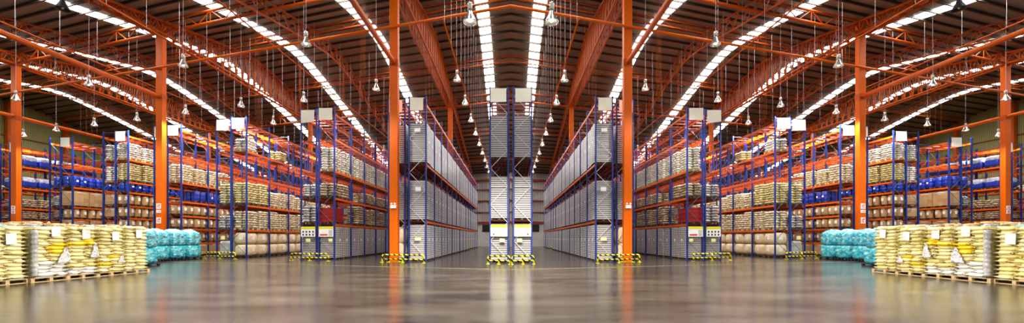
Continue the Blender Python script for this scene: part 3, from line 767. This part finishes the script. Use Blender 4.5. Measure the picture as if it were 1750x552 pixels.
# ------------------------------------------------------------------ sack stacks by the side
sackM = []
for v in range(4):
    b = MB(); b.pillow((0,0,0), .62, .42, .145, 'sack', .62, 9, 9, 4, .009, 0, random.Random(v)); sackM.append(b.mesh('sack'))
def with_mat(me, m):
    c = me.copy(); c.materials.clear(); c.materials.append(M[m]); return c
YEL = with_mat(sackM[0], 'yellowsack'); GRY = with_mat(sackM[1], 'greysack')
def near_stack(s, X, y, H, label, group, specials=(), greylow=0, label_at=None, patch=None, corner=False):
    t = empty('sack_pallet', (s*X, y, 0)); tag(t, label, 'pallet', group)
    link('pallet', PAL['wood'], t, (0,0,0))
    rnd = random.Random(int(X*10+y*7)); n = 13; th = (H-.15)/n; D, Ln = 1.04, .93
    for k in range(n):
        wide = (k % 2 == 0)       # on the aisle face: two long sacks, then three ends
        fx = -s                   # aisle face direction
        z = .14+th*(k+.5)
        f = rnd.choice((.5,.4,.6,.34,.66,.55,.45)); q = rnd.uniform(-.012,.03)*fx
        spots = [(fx*D/4+q,-Ln/2+Ln*f/2,D/2,Ln*f,0),(fx*D/4+q,Ln/2-Ln*(1-f)/2,D/2,Ln*(1-f),0),(-fx*D/4,-Ln/4,D/2,Ln/2,0),(-fx*D/4,Ln/4,D/2,Ln/2,0)]
        for i, (x, yy, a, c, turn) in enumerate(spots):
            me = sackM[rnd.randrange(4)]
            if (k, i) in specials: me = YEL
            elif k < greylow and i < 2: me = GRY
            o = link('sack', me, t, (x+rnd.uniform(-.02,.03)*fx, yy+rnd.uniform(-.015,.015), z+rnd.uniform(-.008,.008)), (math.pi/2 if turn else 0)+rnd.uniform(-.05,.05),
                 (a/.62*1.08, c/.42*1.13, th/.145*1.42))
            o.rotation_euler.x = rnd.uniform(-.04,.04); o.rotation_euler.y = rnd.uniform(-.05,.05)
            if me is YEL: o['label'] = 'bright yellow sack'
    fx = -s; xf = fx*(D/2+.045)
    if label_at:
        yy, z = label_at; b = MB()
        b.add([(xf,yy-.13,z),(xf,yy+.13,z+.02),(xf,yy+.12,z+.36),(xf,yy-.14,z+.34),(xf-fx*.012,yy-.13,z),(xf-fx*.012,yy+.13,z+.02),(xf-fx*.012,yy+.12,z+.36),(xf-fx*.012,yy-.14,z+.34)],
              [(0,1,2,3),(7,6,5,4),(0,4,5,1),(1,5,6,2),(2,6,7,3),(3,7,4,0)], 'paper'); b.build('paper_label', t)
    if patch:                     # crumpled peak of loose film
        yy, z, w_, h_ = patch; b = MB(); vs = []; fs = []; N = 7
        for j in range(N+1):
            for i in range(N+1):
                u = i/N; v = j/N; ww = w_*(1-v*.85); vs.append((xf+fx*(.02+rnd.uniform(0,.05)), yy+(u-.5)*ww+.1*v*w_, z+v*h_))
        for j in range(N):
            for i in range(N):
                a = j*(N+1)+i; fs.append((a,a+1,a+N+2,a+N+1))
        b.add(vs, fs, 'film'); o = b.build('film_scrap', t)
        md = o.modifiers.new('s','SOLIDIFY'); md.thickness = .012
    if corner:
        b = MB(); N = 26; vs = []; fs = []
        for j in range(N+1):
            z = .2+(H-.3)*j/N; q = .02*math.sin(j*2.4)+rnd.uniform(-.008,.008)
            vs += [(fx*(D/2-.12), -Ln/2-.06-q, z), (fx*(D/2+.01+q), -Ln/2-.05-q, z), (fx*(D/2+.05+q), -Ln/2+.05, z)]
        for j in range(N): 
            a = 3*j; fs += [(a,a+1,a+4,a+3),(a+1,a+2,a+5,a+4)]
        b.add(vs, fs, 'greywrap', True); o = b.build('stretch_film', t); md = o.modifiers.new('s','SOLIDIFY'); md.thickness = .01
    return t
XS = 16.05
for s in (-1, 1):
    d = SIDE[s]; g = 'cream sack stacks along the %s side' % d
    near_stack(s, XS+.08, 12.2, 1.80, 'wrapped cream sack stack on pallet, cut by the %s edge of the photo' % d, g, label_at=(.06,1.25))
    near_stack(s, XS-.02, 13.28, 1.82, 'cream sack stack with yellow sacks and a big film peak, %s side' % d, g, specials=((7,1),(8,1),(6,1)), greylow=4, label_at=(.1,1.5), patch=(.32,.62,.45,.5), corner=True)
    near_stack(s, XS, 14.3, 1.84, 'cream sack stack with three bright yellow sacks near its middle, %s side' % d, g, specials=((8,1),(9,1),(8,0)), greylow=2, label_at=(.05,1.42), patch=(.3,.75,.3,.55))
    near_stack(s, XS, 15.32, 1.83, 'cream sack stack with one yellow sack low down, fourth from the %s edge' % d, g, specials=((4,1),(2,0)), label_at=(.1,1.35), patch=(.28,.5,.3,.25))
    near_stack(s, XS, 16.34, 1.92, 'cream sack stack at the inner end of the %s row, beside the teal bags' % d, g, label_at=(.05,1.45))
    # taller stacks behind, topped with loose tied sacks
    for i, (y, H) in enumerate(((13.1,1.86),(14.3,1.9),(15.5,1.86),(16.6,1.88))):
        X = XS+1.3
        t = empty('sack_pallet', (s*X, y, 0)); tag(t, 'sack stack with loose tied sacks on top, %s in the %s rear line' % (nth(i), d), 'pallet', 'rear sack stacks on the %s side' % d)
        link('pallet', PAL['wood'], t); nm, me = goods('s_cream', 1.58, i); link(nm, me, t, (0,0,.14))
        rnd = random.Random(i*3+5)
        for k in range(4):
            b = MB(); b.pillow((0,0,0), .62, .46, .26, 'tiedsack', .7, 8, 7, 4, .02, 0, rnd)
            z = .1
            b.tube([(.30,0,0),(.36,.02,.05),(.44,.05,.09)], [.10,.03,.07], 'tiedsack', 8)
            b.tube([(-.28,.1,.02),(-.36,.12,.06),(-.42,.16,.05)], [.09,.03,.06], 'tiedsack', 8)
            o = b.build('tied_sack', t, ((k%2-.5)*.52, (k//2-.5)*.52, H-.02+rnd.uniform(-.03,.05)), rnd.uniform(-.5,.5)); o['label'] = 'tan tied sack lying loose on top'

for s in (-1, 1):               # loose sheets lying over the stack tops
    for X, y, z, w_, l_, m, lab in ((XS+.35, 12.35, 1.83, .5, .9, 'teal', 'crumpled teal plastic sheet on top of the sack stack cut by the %s edge'),
                                    (XS+.2, 13.35, 1.86, .3, .35, 'bluewrap', 'small pale blue plastic piece on the %s stack with the big film peak'),
                                    (XS+.3, 15.3, 1.87, .3, .4, 'bluewrap', 'small pale blue plastic piece on the stack fourth from the %s edge')):
        rnd = random.Random(int(y*100)); b = MB(); b.pillow((0,0,0), w_, l_, .12, m, .8, 9, 9, 3, .02, 0, rnd)
        tag(b.build('plastic_sheet', None, (s*X, y, z)), lab % SIDE[s], 'sheet')
    t = empty('guard_post', (s*4.85, 47, 0)); tag(t, 'small yellow and black guard post deep in the aisle %s of the centre rack' % SIDE[s], 'barrier')
    b = MB(); b.tube([(0,0,.02),(0,0,.55)], .07, 'hazard', 10); b.build('post', t)
    b = MB(); b.tube([(0,0,.5),(0,.7,.5),(0,.75,.45),(0,.75,.02)], .05, 'hazard', 8); b.build('rail', t)
# teal film bags
def teal(s, X, y, H, label, foot=1.06):
    t = empty('teal_bag_pallet', (s*X, y, 0)); tag(t, label, 'pallet', 'teal film-wrapped bag pallets on the %s side' % SIDE[s])
    link('pallet', PAL['blackplastic'], t, (0,0,0)); rnd = random.Random(int(X*31+y*17))
    hb = (H-.14-.12)/2
    for k in range(2):
        b = MB(); b.rbox((0,0,0), foot-.04, 1.02, hb*1.02, 'teal' if k else 'teal2', 7., 12, .012, rnd, .045); b.build('bulk_bag', t, (0,0,.14+hb*(k+.5)))
    # gathered hood
    b = MB(); N = 22; prof = [(.56,-.25),(.57,-.1),(.52,.02),(.40,.12),(.24,.19),(.10,.23),(.001,.22)]; vs = []; fs = []
    for j, (r, z) in enumerate(prof):
        for k in range(N):
            a = 2*math.pi*k/N; c_, s_ = math.cos(a), math.sin(a); q = (c_**4+s_**4)**-.25
            rr = r*q*.98 + rnd.uniform(-.022,.022)*(1 if j < 6 else 0) + (.012 if k % 2 else -.012)
            vs.append((rr*c_, rr*s_, z+rnd.uniform(-.03,.03)))
    for j in range(len(prof)-1):
        for k in range(N): fs.append((j*N+k, j*N+(k+1)%N, (j+1)*N+(k+1)%N, (j+1)*N+k))
    b.add(vs, fs, 'teal', True); o = b.build('gathered_hood', t, (0,0,H-.14))
for s in (-1, 1):
    d = SIDE[s]
    teal(s, 21.95, 26.75, 1.95, 'teal wrapped bulk bags at the inner end of the %s teal row' % d)
    teal(s, 21.95, 25.5, 1.95, 'teal wrapped bulk bags second from the inner end, %s teal row' % d)
    teal(s, 21.95, 24.25, 1.95, 'teal wrapped bulk bags third from the inner end, %s teal row' % d)
    teal(s, 21.3, 22.6, 1.95, 'teal wrapped bulk bags half hidden behind the nearest teal pallet, %s side' % d)
    teal(s, 18.95, 20.1, 1.9, 'nearest teal wrapped bulk bags, beside the cream sack row on the %s side' % d)

# ------------------------------------------------------------------ light, camera, colour management
wd = bpy.data.worlds.new('w'); SC.world = wd; wd.use_nodes = True
bg = wd.node_tree.nodes['Background']; bg.inputs[0].default_value = (1.0,.95,.88,1); bg.inputs[1].default_value = .38
for i, (x, y, z, g) in enumerate(LAMPS):
    l = bpy.data.lights.new('lamp_light', 'SPOT'); l.energy = 170 if 'centre aisles' in g else 6000 if 'open floor' in g else 1500; l.color = (1,.93,.82); l.spot_size = math.radians(150); l.spot_blend = .35; l.shadow_soft_size = .25
    o = bpy.data.objects.new('lamp_light', l); COL.objects.link(o); o.location = (x,y,z-.12)
cam = bpy.data.cameras.new('camera'); co = bpy.data.objects.new('camera', cam); COL.objects.link(co)
co.location = (0,0,EYE); co.rotation_euler = (math.pi/2,0,0)
cam.sensor_width = 36; cam.lens = 36*672/1750; cam.shift_x = 2/1750; cam.shift_y = (407-276)/1750; cam.clip_end = 400
SC.camera = co
SC.view_settings.view_transform = 'Standard'; SC.view_settings.look = 'None'; SC.view_settings.exposure = .28; SC.view_settings.gamma = 1
SC.view_settings.use_curve_mapping = False
try:
    SC.cycles.use_denoising = True; SC.cycles.max_bounces = 6; SC.cycles.diffuse_bounces = 3; SC.cycles.glossy_bounces = 3
    SC.cycles.transmission_bounces = 2; SC.cycles.sample_clamp_indirect = 8; SC.cycles.use_light_tree = True
    SC.cycles.caustics_reflective = False; SC.cycles.caustics_refractive = False
except Exception as e: print(e)
print('objects', len(SC.objects))
